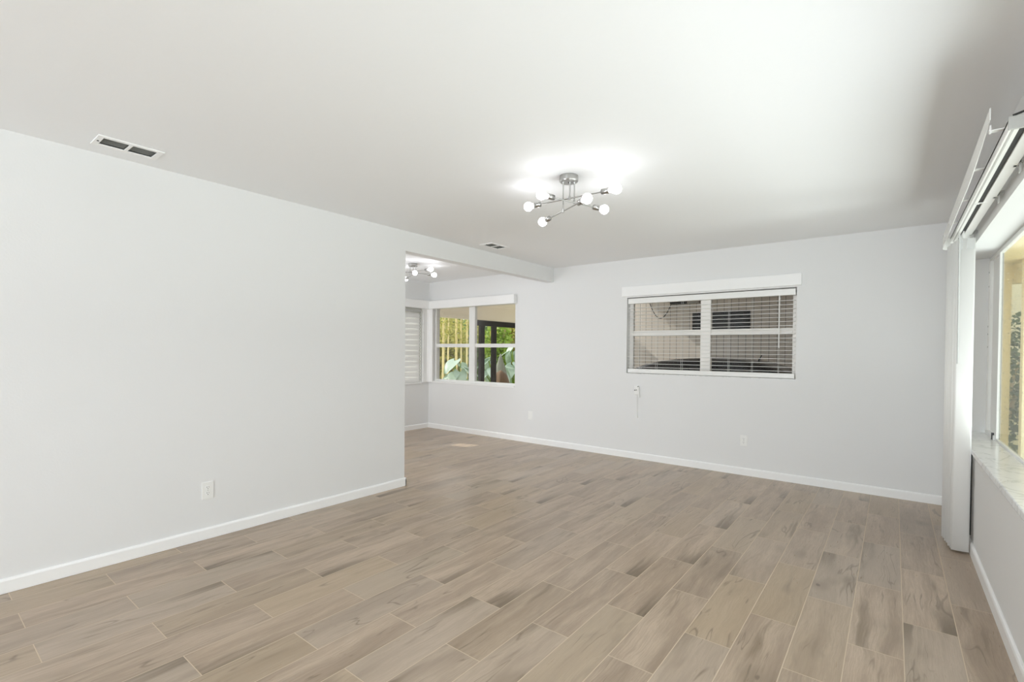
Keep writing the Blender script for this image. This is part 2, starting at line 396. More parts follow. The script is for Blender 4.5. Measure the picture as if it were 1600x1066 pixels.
# baseboards: rounded top, 79 mm high
def base_profile(out, sgn):   # (offset, z)
    return [(0, 0), (sgn*out, 0), (sgn*out, 0.066), (sgn*out*0.75, 0.075), (sgn*out*0.35, 0.079), (0, 0.079)]
BT = 0.014
m = MB().prism([(LX+a, z) for a, z in base_profile(BT, 1)], 'y', RY, OY+BT)
m.prism([(OY+a, z) for a, z in base_profile(BT, 1)], 'x', LX-WT-BT, LX+BT)
struct(m.build('baseboard_left', 'white_trim', bevel=0.003), 'white baseboard along the left wall, wrapping its end')
m = MB().prism([(BY-a, z) for a, z in base_profile(BT, 1)], 'x', AX, RX)
struct(m.build('baseboard_back', 'white_trim'), 'white baseboard along the back wall')
m = MB().prism([(RX-a, z) for a, z in base_profile(BT, 1)], 'y', RY, BY-BT)
struct(m.build('baseboard_right', 'white_trim'), 'white baseboard below the window sill on the right wall')
m = MB().prism([(AX+a, z) for a, z in base_profile(BT, 1)], 'y', AR, BY-BT)
struct(m.build('baseboard_side_room', 'white_trim'), 'white baseboard on the left wall of the side room')

# ------------------------------------------------------------------ window 1 : back wall, behind the slatted blind
w1 = empty('window_1', (-1.68, BY+0.1, WB[2])); struct(w1, 'white framed four-pane window in the back wall')
y0, y1 = BY+0.085, BY+0.135
m = MB().box(WB[0], -2.545, y0, y1, WB[2], WB[3]).box(-0.815, WB[1], y0, y1, WB[2], WB[3]).box(-2.545, -0.815, y0, y1, WB[2], 1.085).box(-2.545, -0.815, y0, y1, 1.925, WB[3])
m.build('window_frame', 'window_cream', w1, bevel=0.004)
box(-1.730, -1.618, y0-0.012, y1, 1.085, 1.925).build('mullion', 'window_cream', w1, bevel=0.004)
for xa, xb in ((-2.545, -1.730), (-1.618, -0.815)):
    MB().box(xa, xb, y0-0.006, y1-0.005, 1.500, 1.532).box(xa, xb, y0+0.006, y1, 1.532, 1.566).build('sash_rail', 'window_cream', w1, bevel=0.003)
    g = MB().box(xa+0.001, xb-0.001, y0+0.018, y0+0.022, 1.086, 1.499).build('pane', 'glass', w1)
    c0 = Vector(((xa+xb)/2, y0+0.026, 1.567)); gp = MB().box(xa+0.001, xb-0.001, y0+0.024, y0+0.028, 1.567, 1.924).build('pane', 'glass', w1)
struct(box(WB[0], WB[1], BY+0.002, y0, WB[2]-0.0, WB[2]+0.008).build('trim_1', 'marble'), 'thin stone sill under the back window')

# ------------------------------------------------------------------ window 2 : side room, toward the porch
w2 = empty('window_2', (-5.2, BY+0.08, WA[2])); struct(w2, 'white framed side-room window looking onto the screened porch')
y0, y1 = BY+0.055, BY+0.10
m = MB().box(WA[0], -6.045, y0, y1, WA[2], WA[3]).box(-4.368, WA[1], y0, y1, WA[2], WA[3]).box(-6.045, -4.368, y0, y1, WA[2], 0.822).box(-6.045, -4.368, y0, y1, 1.995, WA[3])
m.build('window_frame', 'window_white', w2, bevel=0.004)
box(-5.290, -5.165, y0-0.01, y1, 0.822, 1.995).build('mullion', 'window_white', w2, bevel=0.004)
for xa, xb in ((-6.045, -5.290), (-5.165, -4.368)):
    box(xa, xb, y0+0.004, y1-0.004, 1.355, 1.412).build('sash_rail', 'window_white', w2, bevel=0.003)
    box(xa+0.001, xb-0.001, y0+0.018, y0+0.022, 0.823, 1.354).build('pane', 'glass_clear', w2)
    box(xa+0.001, xb-0.001, y0+0.018, y0+0.022, 1.413, 1.994).build('pane', 'glass_clear', w2)
box(-6.005, -5.985, y0-0.016, y0+0.004, 1.30, 1.345).build('latch', 'vent_grey', w2, bevel=0.002)
struct(box(WA[0], WA[1], BY-0.012, y0, WA[2]-0.02, WA[2]+0.004).build('trim_2', 'white_trim', bevel=0.003), 'white sill under the side-room window')

# window 3 : louvred corner window on the side room's left wall; window 4 an unseen opening added for the floor sun patch
w3 = empty('window_3', (AX-0.07, 5.1, WL[2])); struct(w3, 'white corner window behind the closed blind')
MB().box(AX-0.1, AX-0.05, 4.75, 4.80, WL[2], WL[3]).box(AX-0.1, AX-0.05, 5.36, 5.46, WL[2], WL[3]).box(AX-0.1, AX-0.05, 4.8, 5.36, WL[2], 0.82).box(AX-0.1, AX-0.05, 4.8, 5.36, 1.94, WL[3]).build('window_frame', 'window_white', w3, bevel=0.003)
box(AX-0.078, AX-0.074, 4.80, 5.36, 0.82, 1.94).build('pane', 'glass_clear', w3)
struct(box(AX-0.02, AX+0.015, 4.75, 5.46, WL[2]-0.022, WL[2]+0.003).build('trim_3', 'white_trim', bevel=0.003), 'white sill under the corner window')
w4 = empty('window_4', (AX-0.07, 4.55, WL2[2])); struct(w4, 'small unseen opening added to let a sun patch onto the side room floor')
MB().box(AX-0.1, AX-0.08, 4.42, 4.44, WL2[2], WL2[3]).box(AX-0.1, AX-0.08, 4.66, 4.68, WL2[2], WL2[3]).box(AX-0.1, AX-0.08, 4.44, 4.66, WL2[2], WL2[2]+0.02).box(AX-0.1, AX-0.08, 4.44, 4.66, WL2[3]-0.02, WL2[3]).build('window_frame', 'window_white', w4)
# corner post between the two side-room windows
struct(MB().prism([(AX, 5.478), (AX+0.022, 5.478), (AX+0.022, 5.56), (AX+0.04, 5.585), (-6.09, 5.600), (-6.06, 5.600), (-6.06, BY), (AX, BY)], 'z', WL[2], 2.03).build('trim_4', 'white_trim', bevel=0.003), 'white corner post between the two side-room windows')

# ------------------------------------------------------------------ window 5 : wide picture window in the right wall
w5 = empty('window_5', (RX+0.17, 3.8, 0.695)); struct(w5, 'wide white framed picture window in the right wall')
fx0, fx1 = 0.585, 0.609
SZ = 0.690
m = MB().box(fx0-0.002, fx1, 0.40, 5.33, 2.030, 2.06).box(fx0-0.004, fx0+0.014, 0.40, 4.85, SZ, SZ+0.018).box(fx0, fx1, 0.40, 0.45, SZ, 2.03)
m.build('window_frame', 'window_white', w5, bevel=0.003)
box(fx0-0.012, fx1-0.01, 4.905, 5.32, SZ-0.001, SZ+0.034).build('sash_ledge', 'window_white', w5, bevel=0.003)
MB().box(fx0-0.018, fx0-0.004, 4.93, 4.945, SZ+0.0, SZ+0.05).build('ledge_clip', 'dark_grey', w5)
m = MB().box(fx0-0.006, fx1, 5.255, 5.33, SZ+0.034, 2.03).box(fx0-0.010, fx0-0.006, 5.262, 5.275, SZ+0.034, 2.03)
jb = m.build('jamb', 'window_white', w5, bevel=0.002)
m = MB()
for z in (1.94, 1.83, 1.52, 1.46, 1.36): m.box(fx0-0.009, fx0-0.005, 5.285, 5.30, z, z+0.012)
m.build('screw', 'dark_grey', jb)
box(fx0+0.012, fx0+0.024, 4.91, 5.255, SZ+0.034, 2.03).build('side_panel', 'window_white', w5)
MB().box(fx0-0.004, fx0+0.010, 4.85, 4.885, SZ, 2.03).build('mullion', 'window_white', w5, bevel=0.002)
MB().box(fx0-0.001, fx0+0.02, 4.887, 4.895, SZ, 2.03).build('gasket', 'dark_grey', w5)
box(fx0+0.004, fx0+0.008, 0.45, 4.85, SZ+0.018, 2.03).build('pane', 'glass_tinted', w5)
sill = MB().box(RX-0.018, fx0+0.012, 0.40, 5.33, 0.655, 0.692).build('trim_5', 'marble', bevel=0.006, seg=3); struct(sill, 'white marble sill slab under the right window')
# unseen rear window, added behind the camera for the fill lamps
w6 = empty('window_6', (-1.7, RY-0.08, WRR[2])); struct(w6, 'big unseen window added behind the camera for the fill lamps')
MB().box(-2.28, -2.22, RY-0.1, RY-0.05, 0.2, 2.3).box(0.16, 0.22, RY-0.1, RY-0.05, 0.2, 2.3).box(-2.22, 0.16, RY-0.1, RY-0.05, 0.2, 0.26).box(-2.22, 0.16, RY-0.1, RY-0.05, 2.24, 2.3).box(-1.06, -1.0, RY-0.1, RY-0.05, 0.26, 2.24).build('window_frame', 'window_white', w6)

# ------------------------------------------------------------------ valance boards
va = MB().box(-2.654, -0.729, BY-0.028, BY, 1.985, 2.104).build('window_valance', 'white_trim', bevel=0.003)
tag(va, 'straight white valance board above the slatted blind on the back wall', 'valance')
m = MB().prism([(AX, 4.55), (AX+0.085, 4.55), (AX+0.085, BY-0.075), (-4.303, BY-0.075), (-4.303, BY), (AX, BY)], 'z', 1.990, 2.122)
va2 = m.build('window_valance', 'white_trim', bevel=0.004)
tag(va2, 'L-shaped white valance box wrapping the side-room corner over both windows', 'valance')

# ------------------------------------------------------------------ slatted blind in the back window
bl = empty('window_blind', (-1.68, BY+0.04, 1.045)); tag(bl, 'white horizontal slatted blind, slats open, in the back wall window', 'blind')
bx0, bx1 = -2.582, -0.782
box(bx0, bx1, BY+0.004, BY+0.060, 1.894, 1.958).build('headrail', 'white_plastic', bl, bevel=0.003)
m = MB(); zs = [1.885-0.0425*k for k in range(1, 19)]
for z in zs:
    a = math.radians(3)
    for k in range(4):
        ya, yb = BY+0.008+0.0125*k, BY+0.008+0.0125*(k+1)
        ca = lambda y: 0.0022*(1-((y-BY-0.033)/0.025)**2)
        m.add([(bx0+.004, ya, z+ca(ya)), (bx1-.004, ya, z+ca(ya)), (bx1-.004, yb, z+ca(yb)), (bx0+.004, yb, z+ca(yb)),
               (bx0+.004, ya, z+ca(ya)-.0028), (bx1-.004, ya, z+ca(ya)-.0028), (bx1-.004, yb, z+ca(yb)-.0028), (bx0+.004, yb, z+ca(yb)-.0028)],
              [(0, 1, 2, 3), (7, 6, 5, 4), (0, 4, 5, 1), (1, 5, 6, 2), (2, 6, 7, 3), (3, 7, 4, 0)])
m.build('slats', 'white_plastic', bl)
box(bx0, bx1, BY+0.010, BY+0.046, 1.048, 1.098).build('bottom_rail', 'white_plastic', bl, bevel=0.004)
for x in (-2.43, -2.225, -1.925, -1.415, -1.18, -0.93):
    m = MB()
    for y in (BY+0.006, BY+0.060): m.tube([(x, y, 1.07), (x, y, 1.90)], 0.0011, 6)
    m.build('ladder_cord', 'white_plastic', bl)
MB().tube([(-0.925, BY-0.004, 1.895), (-0.925, BY-0.006, 1.36)], 0.0045, 8).build('tilt_wand', 'white_plastic', bl)

# closed blind on the corner window
cb = empty('window_blind', (AX+0.02, 5.1, 0.775)); tag(cb, 'closed white slatted blind in the corner window of the side room', 'blind')
box(AX-0.018, AX+0.030, 4.77, 5.425, 1.925, 1.968).build('headrail', 'vent_grey', cb, bevel=0.002)
m = MB(); z = 1.922
for k in range(13):
    h0, h1 = z, z-0.0875
    prof = [(AX-0.004, h0), (AX+0.006, h0-0.03), (AX+0.014, h0-0.065), (AX+0.020, h1-0.004), (AX+0.016, h1-0.004), (AX+0.010, h0-0.065), (AX+0.002, h0-0.03), (AX-0.007, h0)]
    m.prism(prof, 'y', 4.775, 5.395)
    z -= 0.0875
m.build('slats', 'sunlit_slat', cb)
box(AX-0.012, AX+0.014, 4.775, 5.395, 0.776, 0.80).build('bottom_rail', 'white_plastic', cb, bevel=0.003)
m = MB(); pts = []
for k in range(60): pts.append((AX+0.012+0.003*math.sin(k*1.9), 5.415+0.012*math.sin(k*2.4), 1.94-k*0.0192))
m.tube(pts, 0.0022, 6); m.tube([(AX+0.01, 5.44, 1.93), (AX+0.012, 5.452, 1.3), (AX+0.012, 5.44, 0.80)], 0.0018, 6)
m.build('pull_cord', 'dark_grey', cb)

# ------------------------------------------------------------------ vertical blind on the right window
vb = empty('vertical_blind', (0.36, 4.4, 0.0)); tag(vb, 'white vertical blind stacked open at the far end of the right window', 'blind')
TZ = 2.105; ty0, ty1 = 2.46, 4.72
m = MB().box(0.309, 0.338, ty0, ty1, TZ, TZ+0.038).box(0.357, 0.398, ty0, ty1, TZ, TZ+0.038).box(0.309, 0.398, ty0, ty1, TZ+0.026, TZ+0.038)
tr = m.build('track', 'white_vinyl', vb, bevel=0.0015)
MB().box(0.339, 0.356, ty0+0.005, ty1-0.06, TZ+0.006, TZ+0.025).build('carrier_channel', 'dark_slot', tr)
MB().box(0.318, 0.324, ty0+0.002, ty1-0.05, TZ-0.0012, TZ+0.001).build('groove', 'vent_grey', tr)
m = MB().box(0.307, 0.400, ty0-0.012, ty0, TZ-0.004, TZ+0.042); m.build('end_cap', 'vent_grey', tr, bevel=0.002)
MB().tube([(0.318, ty0-0.006, TZ+0.045), (0.36, ty0-0.010, TZ+0.056), (0.42, ty0-0.012, TZ+0.062)], 0.004, 8).build('end_hook', 'dark_slot', tr)
MB().box(0.33, 0.345, 3.55, 3.575, TZ-0.003, TZ+0.002).box(0.345, 0.372, 3.55, 3.562, TZ-0.003, TZ+0.002).build('track_clip', 'white_plastic', tr)
for y in (2.95, 3.48, 4.48):
    MB().box(0.398, 0.426, y-0.010, y+0.010, TZ+0.012, TZ+0.03).box(0.404, 0.410, y-0.010, y+0.010, TZ-0.030, TZ+0.02).box(0.388, 0.410, y-0.012, y+0.012, TZ-0.0, TZ+0.006).build('bracket', 'vent_grey', vb)
# thin curved valance strip with its clips, rounded back toward the wall at the far end
path = []
for k in range(24):
    t = k/23.0; y = 2.52+t*2.36; path.append((0.266+0.010*t, y, 2.118+0.055*max(0, 1-t*3.4)**1.5-0.020*t, 2.205-0.022*t+0.012*(1-t)))
for k in range(1, 8):
    a = k/7*PI/2; path.append((0.276+0.09*(1-math.cos(a)), 4.88+0.09*math.sin(a), 2.094, 2.183))
m = MB(); vs = []; 
for x, y, za, zb in path: vs += [(x, y, za), (x, y, zb), (x+0.003, y, zb), (x+0.003, y, za)]
fs = [(4*i+a, 4*i+(a+1) % 4, 4*(i+1)+(a+1) % 4, 4*(i+1)+a) for i in range(len(path)-1) for a in range(4)]
m.add(vs, fs+[(3, 2, 1, 0), tuple(4*(len(path)-1)+i for i in range(4))], False)
m.build('valance', 'white_vinyl', vb)
for y in (2.56, 3.05, 3.62, 4.2, 4.66):
    MB().box(0.268, 0.312, y-0.012, y+0.012, TZ+0.036, TZ+0.040).box(0.270, 0.275, y-0.008, y+0.008, TZ+0.03, TZ+0.06).build('valance_clip', 'white_plastic', vb)
# stacked vanes
def vane(xc, y, rot, wdt=0.089, z0=0.016, z1=2.062):
    m = MB(); n = 8; vs = []
    for k in range(n+1):
        t = k/n-0.5; bowd = 0.006*(1-(2*t)**2)
        for dd in (0, -0.0012):
            p = Matrix.Rotation(rot, 3, 'Z') @ Vector((t*wdt, -bowd+dd, 0))
            vs += [(xc+p.x, y+p.y, z0), (xc+p.x, y+p.y, z1)]
    fs = []
    for k in range(n):
        a = 4*k; b = 4*(k+1); fs += [(a, b, b+1, a+1), (a+3, b+3, b+2, a+2), (a, a+2, b+2, b), (a+1, b+1, b+3, a+3)]
    fs += [(0, 1, 3, 2), (4*n, 4*n+2, 4*n+3, 4*n+1)]
    m.add(vs, fs, True)
    return m
NV = 9
for k in range(NV):
    xo = 0.362 if k == 0 else 0.360-0.0035*k+0.003*math.sin(k*2.3)
    o = vane(xo, 4.333+0.034*k, 0.05-0.04*(k % 3)).build('vane', 'white_vinyl', vb)
    MB().box(0.345, 0.352, 4.331+0.034*k, 4.337+0.034*k, 2.055, TZ+0.006).build('hanger', 'white_plastic', o)
MB().tube([(0.327, 4.318, 2.09), (0.330, 4.314, 1.245)], 0.0045, 8).build('tilt_wand', 'grey_vinyl', vb)
MB().box(0.322, 0.400, 4.326, 4.329, 1.99, 2.06).build('stem_cover', 'grey_vinyl', vb)
# dark strip on the wall behind the stack
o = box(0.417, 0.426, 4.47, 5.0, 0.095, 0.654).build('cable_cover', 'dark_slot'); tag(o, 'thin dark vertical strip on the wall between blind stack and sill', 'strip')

# ------------------------------------------------------------------ ceiling light fixtures
def fixture(cx, cy, label, drop=1.0):
    r = empty('ceiling_light', (cx, cy, H)); tag(r, label, 'ceiling light', 'semi-flush lights with bare round bulbs')
    m = MB(); prof = [(0.001, H), (0.058, H), (0.060, H-0.004), (0.060, H-0.034), (0.056, H-0.040), (0.001, H-0.041)]
    n = 32; vs = [(cx+q[0]*math.cos(2*PI*k/n), cy+q[0]*math.sin(2*PI*k/n), q[1]) for q in prof for k in range(n)]
    m.add(vs, [(i*n+k, i*n+(k+1) % n, (i+1)*n+(k+1) % n, (i+1)*n+k) for i in range(len(prof)-1) for k in range(n)], False)
    ca = m.build('canopy', 'nickel', r, bevel=0.0)
    MB().tube([(cx, cy, H-0.040), (cx, cy, H-0.047)], [0.006, 0.004], 12).build('finial', 'dark_grey', ca)
    arms = [((0.006, 0.004), 2.296, math.radians(2), 0.225), ((-0.028, -0.022), 2.213, math.radians(-28.5), 0.190), ((0.028, 0.024), 2.270, math.radians(72), 0.170)]
    for (dx, dy), z, a, hl in arms:
        z = H-(H-z)*drop
        jx, jy = cx+dx, cy+dy; u = Vector((math.cos(a), math.sin(a), 0)); J = Vector((jx, jy, z))
        rod = MB().tube([(jx, jy, H-0.040), (jx, jy, z)], 0.0045, 12).build('rod', 'nickel', r)
        MB().tube([(jx, jy, H-0.040), (jx, jy, H-0.050)], [0.009, 0.007], 12).build('collar', 'nickel', rod)
        MB().tube([(jx, jy, z+0.014), (jx, jy, z-0.008)], [0.0075, 0.0075], 12).build('collar', 'nickel', rod)
        arm = MB().tube([J-u*hl, J+u*hl], 0.0042, 12).build('arm', 'nickel', r)
        for s in (-1, 1):
            e = J+u*s*hl
            MB().tube([e-u*s*0.006, e, e+u*s*0.002, e+u*s*0.048, e+u*s*0.050], [0.008, 0.010, 0.0175, 0.0175, 0.015], 20).build('socket', 'nickel', arm)
            c = e+u*s*0.099; pts = []; rs = []
            pts.append(e+u*s*0.048); rs.append(0.012); pts.append(e+u*s*0.062); rs.append(0.016)
            for k in range(3, 13):
                t = -PI/2+PI*k/12
                pts.append(c+u*s*0.031*math.sin(t)); rs.append(max(0.0005, 0.031*math.cos(t)))
            MB().tube(pts, rs, 20).build('bulb', 'bulb_glow', arm)
    return r
f1 = fixture(-1.671, 2.725, 'brushed nickel six-bulb light on the main room ceiling')
f2 = fixture(-4.985, 4.255, 'brushed nickel six-bulb light on the side room ceiling, seen through the opening', 0.72)

# ------------------------------------------------------------------ ceiling vents
def vent(x0, x1, y0, y1, label):
    r = empty('ceiling_vent', ((x0+x1)/2, (y0+y1)/2, H)); tag(r, label, 'vent', 'ceiling air registers beside the left wall')
    fr = 0.030; ym = (y0+y1)/2
    m = panel('z', (x0-fr, x1+fr), (y0-fr, y1+fr), H-0.007, H, [(x0, x1, y0, ym-0.008), (x0, x1, ym+0.008, y1)])
    m.build('frame', 'white_trim', r, bevel=0.003)
    MB().box(x0-0.001, x1+0.001, y0, y1, H+0.055, H+0.06).box(x0-.002, x0, y0, y1, H, H+0.06).box(x1, x1+.002, y0, y1, H, H+.06).box(x0, x1, y0-.002, y0, H, H+.06).box(x0, x1, y1, y1+.002, H, H+.06).build('duct', 'duct_dark', r)
    for ya, yb in ((y0, ym-0.008), (ym+0.008, y1)):
        m = MB()
        for k in range(5):
            xc = x0+(k+0.45)*(x1-x0)/5.2
            M = Matrix.Translation((xc, 0, H+0.006)) @ Matrix.Rotation(math.radians(34), 4, 'Y')
            m.box(-0.010, 0.010, ya+0.001, yb-0.001, -0.0008, 0.0008, M)
        m.build('louvre', 'vent_grey', r)
    MB().tube([((x0+x1)/2, y0-0.014, H-0.006), ((x0+x1)/2, y0-0.014, H-0.010)], 0.005, 10).build('lever', 'dark_grey', r)
    return r
vent(*VO[0], 'white two-section air register on the ceiling above the left wall')
vent(*VO[1], 'small-looking air register on the ceiling above the header beam')

# ------------------------------------------------------------------ outlets
def outlet(center, n, label, deco=False, group='wall outlets low on the walls'):
    """n: direction the plate faces, 'x' or '-y'"""
    w_, h_ = 0.072, 0.117; c = Vector(center)
    r = empty('wall_outlet', c); tag(r, label, 'outlet', group)
    M = Matrix.Identity(4) if n == '-y' else Matrix.Rotation(PI/2, 4, 'Z')
    T = Matrix.Translation(c) @ M
    def bx(mm, a0, a1, d0, d1, z0, z1): mm.box(a0, a1, -d1, -d0, z0, z1, T); return mm
    bx(MB(), -w_/2, w_/2, 0, 0.006, -h_/2, h_/2).build('plate', 'white_plastic', r, bevel=0.002)
    if deco:
        bx(MB(), -0.0165, 0.0165, 0.006, 0.008, -0.033, 0.033).build('receptacle', 'white_vinyl', r, bevel=0.001)
        for zc in (0.018, -0.018):
            m = MB(); bx(m, -0.008, -0.006, 0.008, 0.0083, zc, zc+0.008); bx(m, 0.005, 0.007, 0.008, 0.0083, zc, zc+0.007)
            m.build('slot', 'vent_grey', r)
        return r
    for zc in (0.0195, -0.0195):
        m = MB(); n_ = 20; vs = []
        for dd in (0.006, 0.0085):
            for k in range(n_):
                a = 2*PI*k/n_; x = max(-0.0145, min(0.0145, 0.017*math.cos(a))); vs.append(T @ Vector((x, -dd, zc+0.0145*math.sin(a))))
        m.add(vs, [(k, (k+1) % n_, (k+1) % n_+n_, k+n_) for k in range(n_)]+[tuple(range(n_, 2*n_))])
        rc = m.build('receptacle', 'white_vinyl', r)
        m = MB(); bx(m, -0.0075, -0.0050, 0.0085, 0.0088, zc+0.000, zc+0.009); bx(m, 0.0050, 0.0072, 0.0085, 0.0088, zc+0.001, zc+0.008)
        bx(m, -0.0025, 0.0025, 0.0085, 0.0088, zc-0.0095, zc-0.0050)
        m.build('slot', 'dark_grey', rc)
    p = T @ Vector((0, -0.006, 0)); q = T @ Vector((0, -0.0075, 0))
    MB().tube([p, q], 0.003, 10).build('screw', 'vent_grey', r)
    return r
outlet((LX, 1.337, 0.332), 'x', 'white duplex outlet low on the left wall')
outlet((-1.240, BY, 0.367), '-y', 'white duplex outlet below the slatted blind window')
outlet((-4.045, BY, 0.388), '-y', 'white rectangular-insert outlet on the back wall near the side-room window', True)

# ------------------------------------------------------------------ blind pull-cord hardware on the wall
cx, cz = -2.452, 0.84
cc = empty('cord_cleat', (cx, BY, cz)); tag(cc, 'white blind cord cleat with dangling cord under the slatted blind', 'cord cleat')
MB().box(cx-0.030, cx+0.034, BY-0.010, BY, cz-0.055, cz+0.052).build('bracket', 'white_plastic', cc, bevel=0.006, seg=3)
MB().prism([(cx-0.018, cz+0.03), (cx+0.030, cz+0.045), (cx+0.045, cz-0.085), (cx+0.032, cz-0.088), (cx+0.012, cz-0.01)], 'y', BY-0.024, BY-0.009).build('cleat_arm', 'white_plastic', cc, bevel=0.004)
for dx, dz in ((0.022, 0.044), (-0.020, -0.002), (0.006, 0.002)):
    MB().tube([(cx+dx, BY-0.0085, cz+dz), (cx+dx, BY-0.026, cz+dz)], 0.0052, 10).build('screw', 'dark_grey', cc)
MB().tube([(cx+0.004, BY-0.012, cz-0.04), (cx+0.002, BY-0.008, cz-0.17), (cx+0.006, BY-0.008, cz-0.30)], 0.0017, 6).tube([(cx+0.014, BY-0.012, cz-0.04), (cx+0.012, BY-0.008, cz-0.18), (cx+0.012, BY-0.008, cz-0.30)], 0.0017, 6).build('cord', 'white_plastic', cc)
MB().tube([(cx+0.009, BY-0.011, cz-0.285), (cx+0.009, BY-0.011, cz-0.335)], [0.004, 0.010], 12).build('tassel', 'white_plastic', cc)

# ------------------------------------------------------------------ outside : ground, carport, porch
struct(box(-30, 20, BY+0.17, 40, -0.45, -0.30).build('ground_exterior', 'grass_green'), 'garden ground outside')
struct(box(-30, AX-0.15, -20, BY+0.17, -0.45, -0.30).build('ground_side', 'grass_green'), 'garden ground outside')
struct(box(-5.0, 0.48, BY+0.18, 9.5, -0.29, -0.26).build('carport_floor', 'concrete'), 'concrete carport floor')
sd = box(-5.0, 0.56, 9.5, 9.62, -0.26, 3.2).build('wall_carport', 'siding'); struct(sd, 'beige vertical siding wall across the carport')
struct(box(-4.3, 0.56, BY+0.18, 9.5, 2.62, 2.74).build('carport_roof', 'beige_stucco'), 'carport roof')
struct(box(0.48, 0.56, BY+0.18, 9.5, -0.26, 2.62).build('wall_light_block', 'beige_stucco'), 'unseen wall added beside the carport to block the ground fill lamp')  # added out of view to keep fill light off the siding
jw = empty('louvred_window', (-2.52, 9.5, 1.73)); tag(jw, 'dark louvred window in the siding wall across the carport', 'window')
box(-3.03, -2.02, 9.475, 9.5, 1.73, 2.07).build('opening', 'dark_slot', jw)
m = MB()
for k in range(6): m.box(-3.02, -2.03, 9.462, 9.474, 1.74+k*0.055, 1.744+k*0.055)
m.build('louvre', 'bronze_frame', jw)
lf = empty('carport_light', (-3.15, 9.46, 2.28)); tag(lf, 'dark box light high on the siding wall beyond the blind', 'light fixture')
box(-3.45, -3.12, 9.42, 9.5, 2.24, 2.32).build('housing', 'dark_slot', lf, bevel=0.005); box(-3.12, -2.90, 9.42, 9.5, 2.24, 2.32).build('diffuser', 'concrete', lf, bevel=0.005)
pts = []
for k in range(17):
    t = k/16; pts.append((-3.86+0.44*t, 9.44, 1.975+0.30*abs(2*t-1)**2))
o = MB().tube(pts, 0.008, 8).build('hanging_cable', 'dark_slot'); tag(o, 'black cable looping down the siding wall in front of the dark light', 'cable')

# car
car = empty('car', (-2.35, 8.25, -0.26)); tag(car, 'black car parked in the carport behind the slatted blind', 'car')
def ringloft(mb, st):
    """st: list of (x, [(y, z) ...])"""
    n = len(st[0][1]); vs = [(x, y, z) for x, r in st for y, z in r]
    fs = [(i*n+k, i*n+k+1, (i+1)*n+k+1, (i+1)*n+k) for i in range(len(st)-1) for k in range(n-1)]
    fs += [(i*n+n-1, i*n, (i+1)*n, (i+1)*n+n-1) for i in range(len(st)-1)]
    fs += [tuple(range(n)), tuple(range((len(st)-1)*n, len(st)*n))[::-1]]
    mb.add(vs, fs, True); return mb
CYc = 8.25
def lower(x, hw, z0, z1): return (x, [(CYc-hw*.92, z0), (CYc-hw, z0+.15), (CYc-hw, z1-.12), (CYc-hw*.86, z1), (CYc+hw*.86, z1), (CYc+hw, z1-.12), (CYc+hw, z0+.15), (CYc+hw*.92, z0)])
st = [lower(-4.75, .60, .05, .42), lower(-4.66, .76, .0, .52), lower(-4.3, .84, -.04, .60), (lower(-3.6, .86, -.06, .70)), lower(-2.4, .87, -.06, .74), lower(-1.2, .87, -.05, .76), lower(-.65, .84, .0, .74), lower(-.52, .74, .08, .62)]
ringloft(MB(), st).build('body', 'car_black', car, subsurf=1)
def cab(x, hw, rw_, z0, z1): return (x, [(CYc-hw, z0), (CYc-(hw+rw_)/2, (z0+z1)/2), (CYc-rw_, z1-.03), (CYc-rw_*.8, z1), (CYc+rw_*.8, z1), (CYc+rw_, z1-.03), (CYc+(hw+rw_)/2, (z0+z1)/2), (CYc+hw, z0)])
st = [cab(-3.98, .74, .70, .66, .70), cab(-3.6, .76, .66, .68, .96), cab(-3.25, .78, .62, .68, 1.13), cab(-2.8, .79, .62, .7, 1.21), cab(-2.2, .79, .62, .7, 1.225), cab(-1.65, .78, .62, .7, 1.20), cab(-1.3, .77, .62, .7, 1.13), cab(-1.0, .74, .64, .7, .93), cab(-.85, .72, .66, .7, .74)]
cb_ = ringloft(MB(), st).build('cabin', 'car_black', car, subsurf=1)
for s in (-1, 1):
    for xa, xb in ((-3.35, -2.42), (-2.34, -1.45)):
        m = MB()
        za = 0.98 if xa < -3 else 1.06; zb = 1.06 if xb > -1.6 else 1.08
        m.add([(xa+.10, CYc+s*.765, .76), (xb, CYc+s*.765, .76), (xb-.04, CYc+s*.70, zb), (xa+.28, CYc+s*.70, za)], [(0, 1, 2, 3)])
        m.build('side_window', 'car_glass', cb_)
for x in (-3.95, -1.25):
    for s in (-1, 1):
        y = CYc+s*.80
        wh = MB().tube([(x, y-.10, .06), (x, y+.10, .06)], .32, 28).build('wheel', 'tyre_rubber', car)
        MB().tube([(x, y-.105, .06), (x, y+.105, .06)], .18, 20).build('hub_cap', 'vent_grey', wh)
MB().tube([(-1.62, 8.2, 1.185), (-1.575, 8.2, 1.27)], [.012, .006], 8).build('antenna', 'car_black', car)

# porch beyond the side-room window
struct(box(-7.7, -5.15, BY+0.18, 12.0, 2.33, 2.42).build('porch_ceiling', 'beige_stucco'), 'beige porch ceiling')
struct(box(-7.6, -5.15, BY+0.18, 12.0, -0.28, -0.20).build('porch_floor', 'pale_concrete'), 'porch floor')
struct(box(-7.62, -7.48, BY+0.18, 12.0, 2.005, 2.33).build('porch_beam', 'beige_stucco'), 'beige beam along the open side of the porch')
struct(box(-7.62, -7.48, BY+0.18, 7.10, -0.20, 2.005).build('porch_wall', 'beige_stucco'), 'beige porch wall')
struct(box(-7.62, -7.48, 7.10, 8.22, -0.20, 0.45).build('porch_half_wall', 'beige_stucco'), 'low beige porch wall')
ps = empty('porch_screen', (-7.5, 9.0, -0.2)); tag(ps, 'dark bronze framed screen panel of the porch, seen through the side-room window', 'screen')
MB().box(-7.54, -7.47, 8.28, 12.0, 1.88, 2.004).build('top_rail', 'bronze_frame', ps)
